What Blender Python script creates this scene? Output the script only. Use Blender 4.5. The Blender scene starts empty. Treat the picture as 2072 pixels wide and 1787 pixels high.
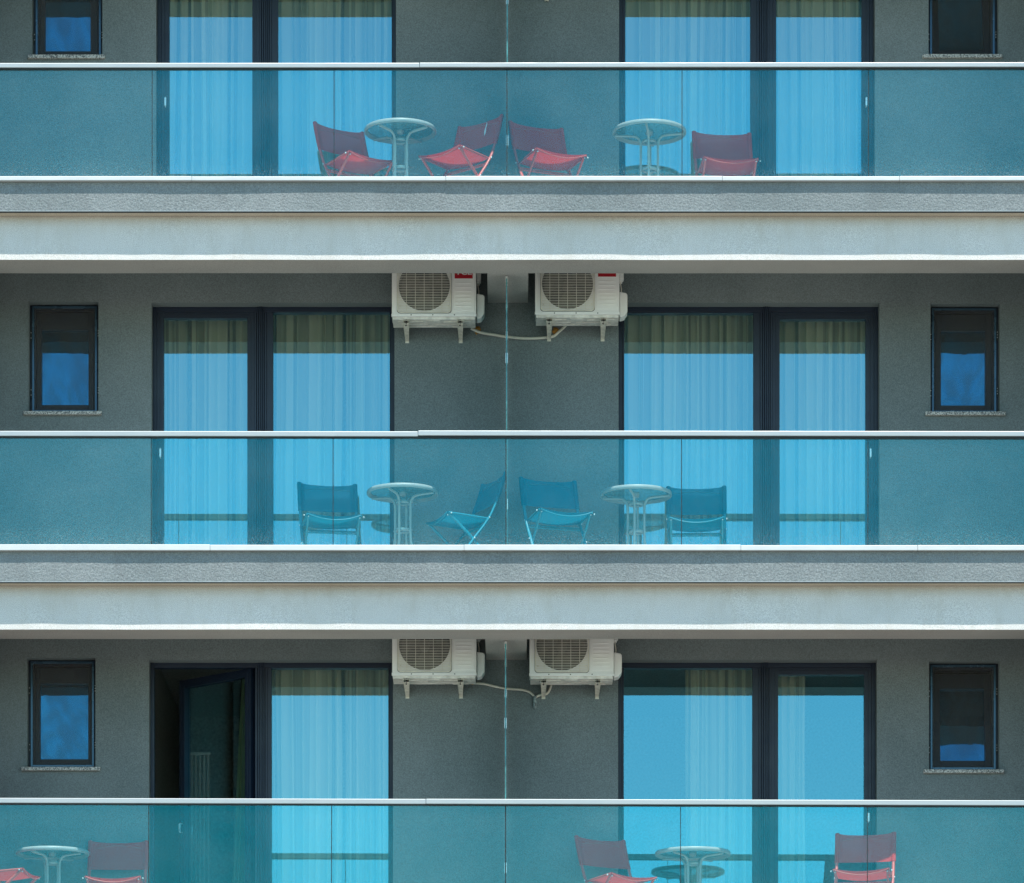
import bpy, math, random
from math import sin, cos, pi, radians, atan2, sqrt
from mathutils import Vector, Matrix, noise
random.seed(7)
S = bpy.context.scene
COL = S.collection

# ------------------------------------------------------------------ camera, world, sun, exposure
D = 35.0            # metres from camera to the lower fascia plane (y = 0)
ZC = 1.6            # eye height of the photographer
S0 = 249.3          # measured picture units per metre on the fascia plane
CX, HY = 1036.0, 3055.0
cam_d = bpy.data.cameras.new('camera'); cam = bpy.data.objects.new('camera', cam_d); COL.objects.link(cam)
cam.location = (0, -D, ZC); cam.rotation_euler = (radians(90), 0, 0)
cam_d.sensor_width = 36.0; cam_d.lens = 36.0 * D / (2072 / S0)
cam_d.shift_y = (HY - 893.5) / 2072.0
cam_d.clip_start = 0.5; cam_d.clip_end = 3000
S.camera = cam

SUN_EL, SUN_AZ = radians(67.6), radians(10)      # azimuth measured from the facade normal, to the right
w = bpy.data.worlds.new('World'); S.world = w; w.use_nodes = True
nt = w.node_tree; nt.nodes.clear()
sky = nt.nodes.new('ShaderNodeTexSky'); sky.sky_type = 'NISHITA'; sky.sun_disc = False
sky.sun_elevation = SUN_EL
sky.sun_rotation = pi - SUN_AZ
sky.altitude = 0; sky.air_density = 1.0; sky.dust_density = 0.15; sky.ozone_density = 2.2
bg = nt.nodes.new('ShaderNodeBackground'); bg.inputs[1].default_value = 0.145
wo = nt.nodes.new('ShaderNodeOutputWorld')
tint = nt.nodes.new('ShaderNodeMixRGB'); tint.blend_type = 'MULTIPLY'; tint.inputs[0].default_value = 1; tint.inputs[2].default_value = (0.84, 1.05, 0.92, 1)
nt.links.new(sky.outputs[0], tint.inputs[1]); nt.links.new(tint.outputs[0], bg.inputs[0]); nt.links.new(bg.outputs[0], wo.inputs[0])

sd = bpy.data.lights.new('sun', 'SUN'); sd.energy = 4.0; sd.angle = radians(0.5); sd.color = (1, 0.90, 0.80)
sun = bpy.data.objects.new('sun', sd); COL.objects.link(sun)
to_sun = Vector((sin(SUN_AZ) * cos(SUN_EL), -cos(SUN_AZ) * cos(SUN_EL), sin(SUN_EL)))
sun.rotation_euler = to_sun.to_track_quat('Z', 'Y').to_euler()
sun.location = (0, -20, 40)
S.view_settings.view_transform = 'Standard'; S.view_settings.look = 'None'
S.view_settings.exposure = 0.75; S.view_settings.gamma = 1
S.cycles.transparent_max_bounces = 24; S.cycles.max_bounces = 10
S.cycles.diffuse_bounces = 4; S.cycles.glossy_bounces = 5; S.cycles.caustics_reflective = False

# ------------------------------------------------------------------ measuring helpers
def sc(y): return S0 * D / (D + y)
def PX(px, y): return (px - CX) / sc(y)
def PZ(py, y): return ZC + (HY - py) / sc(y)
def depth_of(py, z): return S0 * D * (z - ZC) / (HY - py) - D

# ------------------------------------------------------------------ materials
def mat(name):
    m = bpy.data.materials.new(name); m.use_nodes = True
    n = m.node_tree; n.nodes.clear()
    return m, n, n.nodes.new('ShaderNodeOutputMaterial')
def N(n, t, **kw):
    nd = n.nodes.new(t)
    for k, v in kw.items():
        if k in nd.inputs: nd.inputs[k].default_value = v
        else: setattr(nd, k, v)
    return nd
def ramp(n, src, p0, c0, p1, c1):
    r = n.nodes.new('ShaderNodeValToRGB')
    r.color_ramp.elements[0].position = p0; r.color_ramp.elements[0].color = (*c0, 1)
    r.color_ramp.elements[1].position = p1; r.color_ramp.elements[1].color = (*c1, 1)
    n.links.new(src, r.inputs[0]); return r
def coords(n, scale=(1, 1, 1)):
    g = n.nodes.new('ShaderNodeNewGeometry'); mp = n.nodes.new('ShaderNodeMapping')
    mp.inputs['Scale'].default_value = scale
    n.links.new(g.outputs['Position'], mp.inputs[0]); return mp.outputs[0]
def ocoords(n, scale=(1, 1, 1)):
    g = n.nodes.new('ShaderNodeTexCoord'); mp = n.nodes.new('ShaderNodeMapping')
    mp.inputs['Scale'].default_value = scale
    n.links.new(g.outputs['Object'], mp.inputs[0]); return mp.outputs[0]

def plaster(name, c0, c1, grain=55, bump=0.35, dist=0.004, stain=None, rough=0.9, bounce_brown=None):
    m, n, o = mat(name)
    p = N(n, 'ShaderNodeBsdfPrincipled', Roughness=rough); p.inputs['Specular IOR Level'].default_value = 0.2
    v = coords(n)
    big = N(n, 'ShaderNodeTexNoise', Scale=1.1, Detail=6.0, Roughness=0.62); n.links.new(v, big.inputs['Vector'])
    r = ramp(n, big.outputs[0], 0.35, c0, 0.68, c1)
    fine = N(n, 'ShaderNodeTexNoise', Scale=grain * 2.2, Detail=3.0); n.links.new(v, fine.inputs['Vector'])
    fr = ramp(n, fine.outputs[0], 0.3, (0.70,) * 3, 0.7, (1.24,) * 3)
    mx = N(n, 'ShaderNodeMixRGB', blend_type='MULTIPLY'); mx.inputs[0].default_value = 1
    n.links.new(r.outputs[0], mx.inputs[1]); n.links.new(fr.outputs[0], mx.inputs[2])
    out = mx.outputs[0]
    if stain:
        # rain streaks: dirt with a shape of its own
        vs = coords(n, (3.2, 3.2, 1.0))
        sn = N(n, 'ShaderNodeTexNoise', Scale=2.4, Detail=7.0, Roughness=0.7); n.links.new(vs, sn.inputs['Vector'])
        sr = ramp(n, sn.outputs[0], 0.48, (0,) * 3, 0.78, (0.55,) * 3)
        mx2 = N(n, 'ShaderNodeMixRGB', blend_type='MIX'); mx2.inputs[2].default_value = (*stain, 1)
        n.links.new(sr.outputs[0], mx2.inputs[0]); n.links.new(out, mx2.inputs[1]); out = mx2.outputs[0]
    if bounce_brown:
        # bounced ground light painted brown under each drip edge, ragged at its lower border
        sp = n.nodes.new('ShaderNodeSeparateXYZ'); n.links.new(v, sp.inputs[0])
        rn = N(n, 'ShaderNodeTexNoise', Scale=5.0, Detail=8.0, Roughness=0.75); n.links.new(v, rn.inputs['Vector'])
        zz = N(n, 'ShaderNodeMath', operation='MULTIPLY_ADD'); zz.inputs[1].default_value = 0.10; n.links.new(rn.outputs[0], zz.inputs[0]); n.links.new(sp.outputs[2], zz.inputs[2])
        acc = None
        for zt in bounce_brown:
            mr = N(n, 'ShaderNodeMapRange'); mr.inputs['From Min'].default_value = zt - .045; mr.inputs['From Max'].default_value = zt + .035
            n.links.new(zz.outputs[0], mr.inputs['Value'])
            lt = N(n, 'ShaderNodeMath', operation='LESS_THAN'); lt.inputs[1].default_value = zt + .25; n.links.new(zz.outputs[0], lt.inputs[0])
            ml = N(n, 'ShaderNodeMath', operation='MULTIPLY'); n.links.new(mr.outputs[0], ml.inputs[0]); n.links.new(lt.outputs[0], ml.inputs[1])
            if acc is None: acc = ml
            else:
                mxx = N(n, 'ShaderNodeMath', operation='MAXIMUM'); n.links.new(acc.outputs[0], mxx.inputs[0]); n.links.new(ml.outputs[0], mxx.inputs[1]); acc = mxx
        sc_ = N(n, 'ShaderNodeMath', operation='MULTIPLY'); sc_.inputs[1].default_value = .30; n.links.new(acc.outputs[0], sc_.inputs[0])
        mx3 = N(n, 'ShaderNodeMixRGB', blend_type='MIX'); mx3.inputs[2].default_value = (0.30, 0.23, 0.15, 1)
        n.links.new(sc_.outputs[0], mx3.inputs[0]); n.links.new(out, mx3.inputs[1]); out = mx3.outputs[0]
    n.links.new(out, p.inputs['Base Color'])
    b1 = N(n, 'ShaderNodeTexNoise', Scale=grain, Detail=5.0, Roughness=0.6); n.links.new(v, b1.inputs['Vector'])
    bp = N(n, 'ShaderNodeBump', Strength=bump, Distance=dist); n.links.new(b1.outputs[0], bp.inputs['Height'])
    n.links.new(bp.outputs[0], p.inputs['Normal']); n.links.new(p.outputs[0], o.inputs[0])
    return m

def solid(name, col, rough=0.5, metal=0.0, spec=0.5, var=0.12, scale=18, bump=0.0):
    m, n, o = mat(name)
    p = N(n, 'ShaderNodeBsdfPrincipled', Roughness=rough, Metallic=metal); p.inputs['Specular IOR Level'].default_value = spec
    v = ocoords(n)
    t = N(n, 'ShaderNodeTexNoise', Scale=scale, Detail=5.0, Roughness=0.6); n.links.new(v, t.inputs['Vector'])
    r = ramp(n, t.outputs[0], 0.3, tuple(c * (1 - var) for c in col), 0.7, tuple(min(1, c * (1 + var)) for c in col))
    n.links.new(r.outputs[0], p.inputs['Base Color'])
    rr = ramp(n, t.outputs[0], 0.3, (max(0, rough - .08),) * 3, 0.7, (min(1, rough + .08),) * 3)
    n.links.new(rr.outputs[0], p.inputs['Roughness'])
    if bump:
        bp = N(n, 'ShaderNodeBump', Strength=bump, Distance=0.002); n.links.new(t.outputs[0], bp.inputs['Height'])
        n.links.new(bp.outputs[0], p.inputs['Normal'])
    n.links.new(p.outputs[0], o.inputs[0]); return m

def coated_glass(name, trans, gloss, fac, wob=0.0):
    m, n, o = mat(name)
    t = N(n, 'ShaderNodeBsdfTransparent', Color=(*trans, 1))
    g = N(n, 'ShaderNodeBsdfGlossy', Color=(*gloss, 1), Roughness=0.0)
    mx = N(n, 'ShaderNodeMixShader', Fac=fac)
    if wob:
        v = coords(n)
        nz = N(n, 'ShaderNodeTexNoise', Scale=3.0, Detail=2.0, Roughness=.5, Distortion=1.2); n.links.new(v, nz.inputs['Vector'])
        bp = N(n, 'ShaderNodeBump', Strength=wob, Distance=0.01); n.links.new(nz.outputs[0], bp.inputs['Height'])
        n.links.new(bp.outputs[0], g.inputs['Normal'])
    n.links.new(t.outputs[0], mx.inputs[1]); n.links.new(g.outputs[0], mx.inputs[2]); n.links.new(mx.outputs[0], o.inputs[0])
    return m

def rail_glass(name, trans, gloss, fac):
    m, n, o = mat(name)
    t = N(n, 'ShaderNodeBsdfTransparent', Color=(*trans, 1))
    g = N(n, 'ShaderNodeBsdfGlossy', Color=(*gloss, 1), Roughness=0.02)
    mx = N(n, 'ShaderNodeMixShader', Fac=fac)
    n.links.new(t.outputs[0], mx.inputs[1]); n.links.new(g.outputs[0], mx.inputs[2])
    # dust film and dried splashes, thickest along the bottom edge (Object Z = height above the base rail)
    tc = n.nodes.new('ShaderNodeTexCoord'); sp = n.nodes.new('ShaderNodeSeparateXYZ'); n.links.new(tc.outputs['Object'], sp.inputs[0])
    mr = N(n, 'ShaderNodeMapRange'); mr.inputs['From Min'].default_value = 0.0; mr.inputs['From Max'].default_value = 0.22
    mr.inputs['To Min'].default_value = 1.0; mr.inputs['To Max'].default_value = 0.0; n.links.new(sp.outputs[2], mr.inputs['Value'])
    pw = N(n, 'ShaderNodeMath', operation='POWER'); pw.inputs[1].default_value = 1.8; n.links.new(mr.outputs[0], pw.inputs[0])
    v = coords(n)
    f = N(n, 'ShaderNodeTexNoise', Scale=90.0, Detail=4.0, Roughness=0.7); n.links.new(v, f.inputs['Vector'])
    fr = ramp(n, f.outputs[0], 0.52, (0,) * 3, 0.72, (1,) * 3)
    a = N(n, 'ShaderNodeMath', operation='MULTIPLY_ADD'); a.inputs[1].default_value = 0.30; a.inputs[2].default_value = 0.035
    n.links.new(pw.outputs[0], a.inputs[0])
    b = N(n, 'ShaderNodeMath', operation='MULTIPLY'); n.links.new(a.outputs[0], b.inputs[0]); n.links.new(fr.outputs[0], b.inputs[1])
    s2 = N(n, 'ShaderNodeTexNoise', Scale=2.2, Detail=6.0, Roughness=0.65); n.links.new(v, s2.inputs['Vector'])
    s2r = ramp(n, s2.outputs[0], 0.3, (0.0,) * 3, 0.8, (0.022,) * 3)
    c = N(n, 'ShaderNodeMath', operation='ADD'); n.links.new(b.outputs[0], c.inputs[0]); n.links.new(s2r.outputs[0], c.inputs[1])
    df = N(n, 'ShaderNodeBsdfDiffuse', Color=(0.55, 0.68, 0.70, 1))
    m2 = n.nodes.new('ShaderNodeMixShader'); n.links.new(c.outputs[0], m2.inputs[0])
    n.links.new(mx.outputs[0], m2.inputs[1]); n.links.new(df.outputs[0], m2.inputs[2]); n.links.new(m2.outputs[0], o.inputs[0])
    return m

def fabric(name, col, see, transl=0.35, weave=0.0):
    m, n, o = mat(name)
    df = N(n, 'ShaderNodeBsdfDiffuse', Color=(*col, 1)); tr = N(n, 'ShaderNodeBsdfTranslucent', Color=(*col, 1))
    a = N(n, 'ShaderNodeMixShader', Fac=transl); n.links.new(df.outputs[0], a.inputs[1]); n.links.new(tr.outputs[0], a.inputs[2])
    tp = N(n, 'ShaderNodeBsdfTransparent')
    b = N(n, 'ShaderNodeMixShader', Fac=see)
    v = coords(n, (1, 1, 0.25) if weave else (1, 1, 1))
    nz = N(n, 'ShaderNodeTexNoise', Scale=14.0, Detail=3.0); n.links.new(v, nz.inputs['Vector'])
    r = ramp(n, nz.outputs[0], 0.3, (see * 0.75,) * 3, 0.7, (min(1, see * 1.25),) * 3)
    n.links.new(r.outputs[0], b.inputs[0])
    n.links.new(a.outputs[0], b.inputs[1]); n.links.new(tp.outputs[0], b.inputs[2]); n.links.new(b.outputs[0], o.inputs[0])
    return m

def sheer(name, col):
    # sheer net: hard-edged bands where pleats overlap are denser than single layers
    m, n, o = mat(name)
    df = N(n, 'ShaderNodeBsdfDiffuse', Color=(*col, 1)); tr = N(n, 'ShaderNodeBsdfTranslucent', Color=(*col, 1))
    a = N(n, 'ShaderNodeMixShader', Fac=.3); n.links.new(df.outputs[0], a.inputs[1]); n.links.new(tr.outputs[0], a.inputs[2])
    tp = N(n, 'ShaderNodeBsdfTransparent'); b = n.nodes.new('ShaderNodeMixShader')
    g = n.nodes.new('ShaderNodeNewGeometry'); sp = n.nodes.new('ShaderNodeSeparateXYZ'); n.links.new(g.outputs['Position'], sp.inputs[0])
    mp = N(n, 'ShaderNodeMapping'); mp.inputs['Scale'].default_value = (3, .01, .22); n.links.new(g.outputs['Position'], mp.inputs[0])
    nz = N(n, 'ShaderNodeTexNoise', Scale=1.2, Detail=1.0); n.links.new(mp.outputs[0], nz.inputs['Vector'])
    w1 = N(n, 'ShaderNodeMath', operation='MULTIPLY_ADD'); w1.inputs[1].default_value = .09; n.links.new(nz.outputs[0], w1.inputs[0]); n.links.new(sp.outputs[0], w1.inputs[2])
    out = None
    for scl, rnd in ((9.0, 1.0), (23.0, 0.9)):
        vo = N(n, 'ShaderNodeTexVoronoi', voronoi_dimensions='1D'); vo.inputs['Scale'].default_value = scl; vo.inputs['Randomness'].default_value = rnd
        n.links.new(w1.outputs[0], vo.inputs['W'])
        s2 = n.nodes.new('ShaderNodeSeparateColor'); n.links.new(vo.outputs['Color'], s2.inputs[0])
        if out is None: out = s2.outputs[0]
        else:
            ad = N(n, 'ShaderNodeMath', operation='MULTIPLY'); n.links.new(out, ad.inputs[0]); n.links.new(s2.outputs[1], ad.inputs[1]); out = ad.outputs[0]
    r = ramp(n, out, 0.05, (.04,) * 3, 0.60, (.42,) * 3)
    vo = N(n, 'ShaderNodeTexVoronoi', voronoi_dimensions='1D'); vo.inputs['Scale'].default_value = 38.0
    n.links.new(w1.outputs[0], vo.inputs['W']); s2 = n.nodes.new('ShaderNodeSeparateColor'); n.links.new(vo.outputs['Color'], s2.inputs[0])
    gp = ramp(n, s2.outputs[0], 0.74, (0,) * 3, 0.80, (.45,) * 3)      # narrow see-through stripes stand in for the shadow in the folds
    sm_ = N(n, 'ShaderNodeMath', operation='ADD', use_clamp=True); n.links.new(r.outputs[0], sm_.inputs[0]); n.links.new(gp.outputs[0], sm_.inputs[1])
    n.links.new(sm_.outputs[0], b.inputs[0]); n.links.new(a.outputs[0], b.inputs[1]); n.links.new(tp.outputs[0], b.inputs[2]); n.links.new(b.outputs[0], o.inputs[0])
    return m

def granite():
    m, n, o = mat('granite')
    p = N(n, 'ShaderNodeBsdfPrincipled', Roughness=0.5)
    v = coords(n); vo = N(n, 'ShaderNodeTexVoronoi', Scale=130.0); n.links.new(v, vo.inputs['Vector'])
    nz = N(n, 'ShaderNodeTexNoise', Scale=110.0, Detail=3.0); n.links.new(v, nz.inputs['Vector'])
    r = ramp(n, nz.outputs[0], 0.40, (0.10, 0.10, 0.10), 0.58, (0.62, 0.60, 0.56))
    n.links.new(r.outputs[0], p.inputs['Base Color']); n.links.new(p.outputs[0], o.inputs[0]); return m

def pattern_glass():
    m, n, o = mat('pattern_glass')
    t = N(n, 'ShaderNodeBsdfTransparent', Color=(0.70, 0.88, 0.88, 1))
    g = N(n, 'ShaderNodeBsdfGlossy', Color=(0.8, 0.95, 1, 1), Roughness=0.12)
    df = N(n, 'ShaderNodeBsdfDiffuse', Color=(0.18, 0.32, 0.33, 1))
    v = coords(n); nz = N(n, 'ShaderNodeTexNoise', Scale=70.0, Detail=2.0); n.links.new(v, nz.inputs['Vector'])
    bp = N(n, 'ShaderNodeBump', Strength=0.9, Distance=0.01); n.links.new(nz.outputs[0], bp.inputs['Height'])
    n.links.new(bp.outputs[0], g.inputs['Normal'])
    r = ramp(n, nz.outputs[0], 0.40, (0.12,) * 3, 0.62, (0.55,) * 3)
    a = N(n, 'ShaderNodeMixShader', Fac=0.22); n.links.new(t.outputs[0], a.inputs[1]); n.links.new(g.outputs[0], a.inputs[2])
    b = n.nodes.new('ShaderNodeMixShader'); n.links.new(r.outputs[0], b.inputs[0])
    n.links.new(a.outputs[0], b.inputs[1]); n.links.new(df.outputs[0], b.inputs[2]); n.links.new(b.outputs[0], o.inputs[0])
    return m

M = dict(
    wall=plaster('grey_plaster', (0.168, 0.202, 0.208), (0.218, 0.254, 0.260), grain=70, bump=0.5, dist=0.004),
    white=plaster('off_white_plaster', (0.64, 0.66, 0.65), (0.72, 0.73, 0.72), grain=85, bump=0.6, dist=0.005, stain=(0.52, 0.51, 0.46), bounce_brown=[PZ(j + 9, 0) for j in (-309, 427, 1177, 1925)]),
    band=plaster('coarse_grey_plaster', (0.195, 0.235, 0.248), (0.255, 0.295, 0.31), grain=52, bump=0.9, dist=0.009, stain=(0.17, 0.19, 0.20)),
    interior=plaster('interior_paint', (0.38, 0.41, 0.40), (0.45, 0.48, 0.47), grain=20, bump=0.1),
    tile=solid('balcony_tile', (0.60, 0.58, 0.54), 0.6, scale=4),
    ground=plaster('paving', (0.235, 0.218, 0.19), (0.28, 0.26, 0.23), grain=4, bump=0.3),
    alu=solid('satin_aluminium', (0.41, 0.465, 0.49), 0.42, 0.25, var=0.03, scale=3),
    cap=solid('white_coated_cap', (0.60, 0.645, 0.66), 0.45, 0.1, var=0.05, scale=4),
    under=plaster('shade_toned_soffit', (0.36, 0.36, 0.345), (0.42, 0.42, 0.40), grain=85, bump=0.5),  # darker copy of the fascia plaster; soffit shade put into the colour
    warm=plaster('bounce_tinted_overhang', (0.52, 0.45, 0.35), (0.60, 0.53, 0.43), grain=60, bump=0.5),  # warm ground bounce on the underside put into the plaster colour
    gasket=solid('black_gasket', (0.012, 0.016, 0.018), 0.6),
    frame=solid('anthracite_frame', (0.008, 0.018, 0.040), 0.42, var=0.1, scale=6),
    screen_frame=solid('blue_grey_screen_frame', (0.05, 0.10, 0.15), 0.25, 0.5, scale=6),
    chrome=solid('bright_steel', (0.70, 0.74, 0.76), 0.3, 0.5, var=0.03),
    door_glass=coated_glass('blue_reflective_door_glass', (0.96, 0.92, 0.84), (0.25, 0.745, 0.93), 0.38),
    win_glass=coated_glass('blue_reflective_window_glass', (0.25, 0.27, 0.28), (0.06, 0.42, 0.74), 0.62, wob=0.06),
    rail_glass=rail_glass('teal_balcony_glass', (0.87, 0.985, 0.995), (0.0, 0.86, 0.98), 0.057),
    glass_edge=solid('green_glass_edge', (0.07, 0.24, 0.25), 0.2, var=0.5, scale=12),
    curtain=sheer('sheer_curtain', (0.80, 0.90, 0.74)),
    green_curtain=fabric('green_curtain', (0.45, 0.66, 0.46), 0.12, 0.4, 1),
    red=fabric('red_mesh_sling', (0.66, 0.055, 0.048), 0.05, 0.3),
    redtube=solid('red_paint', (0.56, 0.080, 0.060), 0.4, var=.08),
    blue=fabric('blue_mesh_sling', (0.008, 0.21, 0.33), 0.10, 0.3),
    bluetube=solid('blue_paint', (0.015, 0.22, 0.31), 0.4, var=.08),
    table=solid('pale_painted_steel', (0.33, 0.37, 0.37), 0.4, var=.06),
    pglass=pattern_glass(),
    acwhite=solid('off_white_enamel', (0.90, 0.905, 0.89), 0.45, var=.05, scale=5),
    acpan=solid('zinc_pan', (0.72, 0.71, 0.66), 0.5, var=.25, scale=14),
    dark=solid('dark_cavity', (0.012, 0.013, 0.013), 0.8),
    fan=solid('fan_plastic', (0.07, 0.065, 0.048), 0.55),
    wire=solid('cream_wire', (0.85, 0.83, 0.74), 0.5),
    bracket=solid('weathered_bracket_paint', (0.72, 0.69, 0.60), 0.55, var=.25, scale=25),
    logo=solid('red_badge', (0.42, 0.008, 0.02), 0.4, var=.03),
    letter=solid('white_print', (0.75, 0.75, 0.75), 0.5, var=.02),
    hose=solid('cream_hose', (0.72, 0.69, 0.60), 0.5, var=.1),
    foam=solid('orange_foam', (0.42, 0.22, 0.05), 0.9, var=.5, scale=40, bump=.8),
    pvc=solid('spotted_grey_pipe', (0.22, 0.27, 0.28), 0.6, var=.9, scale=45),
    granite=granite(),
    radiator=solid('grey_radiator_paint', (0.22, 0.28, 0.31), 0.4),
)
def insect():
    m, n, o = mat('insect_mesh')
    df = N(n, 'ShaderNodeBsdfDiffuse', Color=(0.10, 0.10, 0.095, 1)); tp = N(n, 'ShaderNodeBsdfTransparent')
    a = N(n, 'ShaderNodeMixShader', Fac=0.62)
    v = coords(n, (1, 1, .6)); nz = N(n, 'ShaderNodeTexNoise', Scale=6.0, Detail=5.0, Distortion=1.6); n.links.new(v, nz.inputs['Vector'])
    rr = ramp(n, nz.outputs[0], .40, (.54,) * 3, .62, (.68,) * 3); n.links.new(rr.outputs[0], a.inputs[0])   # slack mesh: denser where it ripples
    n.links.new(df.outputs[0], a.inputs[1]); n.links.new(tp.outputs[0], a.inputs[2])
    n.links.new(a.outputs[0], o.inputs[0]); return m
M['insect'] = insect()

# ------------------------------------------------------------------ mesh builder
class MB:
    def __init__(s): s.v, s.f, s.mi, s.sm = [], [], [], []
    def add(s, vs, fs, mi=0, smooth=False):
        b = len(s.v); s.v += [tuple(v) for v in vs]
        for f in fs: s.f.append(tuple(b + i for i in f)); s.mi.append(mi); s.sm.append(smooth)
    def box(s, x0, x1, y0, y1, z0, z1, mi=0, dzR=0.0):
        vs = [(x, y, z + (dzR if x == x1 else 0)) for z in (z0, z1) for y in (y0, y1) for x in (x0, x1)]
        s.add(vs, [(0, 2, 3, 1), (4, 5, 7, 6), (0, 1, 5, 4), (2, 6, 7, 3), (0, 4, 6, 2), (1, 3, 7, 5)], mi)
    def tube(s, pts, r, n=10, mi=0, closed=False, flat=1.0):
        pts = [Vector(p) for p in pts]; L = len(pts); vs = []; prev = None
        for i, p in enumerate(pts):
            if closed: t = (pts[(i + 1) % L] - pts[i - 1])
            else: t = pts[min(i + 1, L - 1)] - pts[max(i - 1, 0)]
            t.normalize()
            if prev is None:
                a = Vector((0, 0, 1)) if abs(t.z) < .9 else Vector((1, 0, 0))
                u = t.cross(a).normalized()
            else: u = (prev - t * prev.dot(t)).normalized()
            prev = u; w_ = t.cross(u)
            for k in range(n):
                q = 2 * pi * k / n
                vs.append(p + u * (r * cos(q)) + w_ * (r * flat * sin(q)))
        fs = []
        for i in range(L if closed else L - 1):
            j = (i + 1) % L
            for k in range(n):
                fs.append((i * n + k, i * n + (k + 1) % n, j * n + (k + 1) % n, j * n + k))
        s.add(vs, fs, mi, True)
        if not closed:
            s.add(vs[:n], [tuple(range(n - 1, -1, -1))], mi); s.add(vs[-n:], [tuple(range(n))], mi)
    def lathe(s, prof, c, n=40, axis='Z', mi=0, smooth=True, closed=False):
        vs = []
        for (r, h) in prof:
            for k in range(n):
                a = 2 * pi * k / n
                if axis == 'Z': vs.append((c[0] + r * cos(a), c[1] + r * sin(a), c[2] + h))
                elif axis == 'Y': vs.append((c[0] + r * cos(a), c[1] + h, c[2] + r * sin(a)))
                else: vs.append((c[0] + h, c[1] + r * cos(a), c[2] + r * sin(a)))
        fs = []; P = len(prof)
        for i in range(P if closed else P - 1):
            j = (i + 1) % P
            for k in range(n): fs.append((i * n + k, i * n + (k + 1) % n, j * n + (k + 1) % n, j * n + k))
        s.add(vs, fs, mi, smooth)
    def prism(s, poly, x0, x1, mi=0):      # polygon in (y, z), extruded along x
        n = len(poly)
        vs = [(x0, p[0], p[1]) for p in poly] + [(x1, p[0], p[1]) for p in poly]
        fs = [(i, (i + 1) % n, n + (i + 1) % n, n + i) for i in range(n)] + [tuple(range(n - 1, -1, -1)), tuple(range(n, 2 * n))]
        s.add(vs, fs, mi)
    def build(s, name, mats, parent=None, bevel=0.0, loc=None, recalc=True):
        me = bpy.data.meshes.new(name)
        vs = s.v
        if loc is not None: vs = [(v[0] - loc[0], v[1] - loc[1], v[2] - loc[2]) for v in vs]
        me.from_pydata(vs, [], s.f)
        if not isinstance(mats, (list, tuple)): mats = [mats]
        for m in mats: me.materials.append(m)
        me.polygons.foreach_set('material_index', s.mi); me.polygons.foreach_set('use_smooth', s.sm)
        if recalc:
            import bmesh
            bm = bmesh.new(); bm.from_mesh(me); bmesh.ops.recalc_face_normals(bm, faces=bm.faces); bm.to_mesh(me); bm.free()
        me.update()
        o = bpy.data.objects.new(name, me); COL.objects.link(o)
        if loc is not None: o.location = loc
        if parent is not None:
            o.parent = parent
            if loc is not None: # keep local coordinates relative to the parent's world place
                w = world_loc(parent); o.location = Vector(loc) - w
            else:
                w = world_loc(parent); o.location = -w if world_parent_space(parent) else (0, 0, 0)
        if bevel:
            b = o.modifiers.new('bevel', 'BEVEL'); b.width = bevel; b.segments = 2; b.limit_method = 'ANGLE'
        return o
LOCALS = set()                       # things modelled in their own local space
def world_parent_space(p):
    while p is not None:
        if p.name in LOCALS: return False
        p = p.parent
    return True
def world_loc(p):
    w = Vector((0, 0, 0))
    while p is not None: w = w + Vector(p.location); p = p.parent
    return w
def tag(o, label, cat, group=None, kind=None):
    if label: o['label'] = label
    if cat: o['category'] = cat
    if group: o['group'] = group
    if kind: o['kind'] = kind
    return o
def empty(name, loc, local=False):
    o = bpy.data.objects.new(name, None); COL.objects.link(o); o.location = loc; o.empty_display_size = .2
    if local: LOCALS.add(o.name)
    return o
def copy_tree(o, parent=None):
    c = o.copy(); COL.objects.link(c); c.parent = parent
    for ch in list(o.children): copy_tree(ch, c)
    return c
def smooth_path(pts, k=6):
    P = [Vector(p) for p in pts]; out = []
    for i in range(len(P) - 1):
        p0 = P[max(i - 1, 0)]; p1 = P[i]; p2 = P[i + 1]; p3 = P[min(i + 2, len(P) - 1)]
        for j in range(k):
            t = j / k
            out.append(0.5 * ((2 * p1) + (p2 - p0) * t + (2 * p0 - 5 * p1 + 4 * p2 - p3) * t * t + (3 * p1 - p0 - 3 * p2 + p3) * t ** 3))
    out.append(P[-1]); return out

# ------------------------------------------------------------------ levels
YW = 1.25                        # wall plane
YF = 1.375                       # door frame front
YG = 1.42                        # door glass
XL, XR = PX(-62, 0), PX(2134, 0) # inner faces of the added side blade walls
BX = 5.6                         # half width of the building
# per slab: fascia bottom, band joint, cap bottom, cap top (left), cap rise to the right
LV = [dict(fb=-210, jm=-309, cb=-372, ct=-381, d=0),
      dict(fb=526, jm=427, cb=365.5, ct=356.5, d=0),
      dict(fb=1274, jm=1177, cb=1114.0, ct=1101.5, d=-2.0),
      dict(fb=2022, jm=1925, cb=1861, ct=1849, d=-1.0)]
for L in LV:
    L['zb'] = PZ(L['fb'], 0); L['zj'] = PZ(L['jm'], -.12); L['zcb'] = PZ(L['cb'], -.16); L['zct'] = PZ(L['ct'], -.16)
    L['zf'] = L['zct'] - 0.12; L['zce'] = L['zb'] + 0.36
LV[2]['zf'] = ZC + 7.714; LV[1]['zf'] = ZC + 10.702; LV[3]['zf'] = ZC + 4.725
FLOORS = [LV[1]['zf'], LV[2]['zf'], LV[3]['zf']]        # top, middle, bottom floor in the picture

g = MB(); g.box(-600, 600, -900, 600, -0.3, 0)
tag(g.build('ground', M['ground']), 'pale paved ground in front of the building', None, kind='structure')

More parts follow.
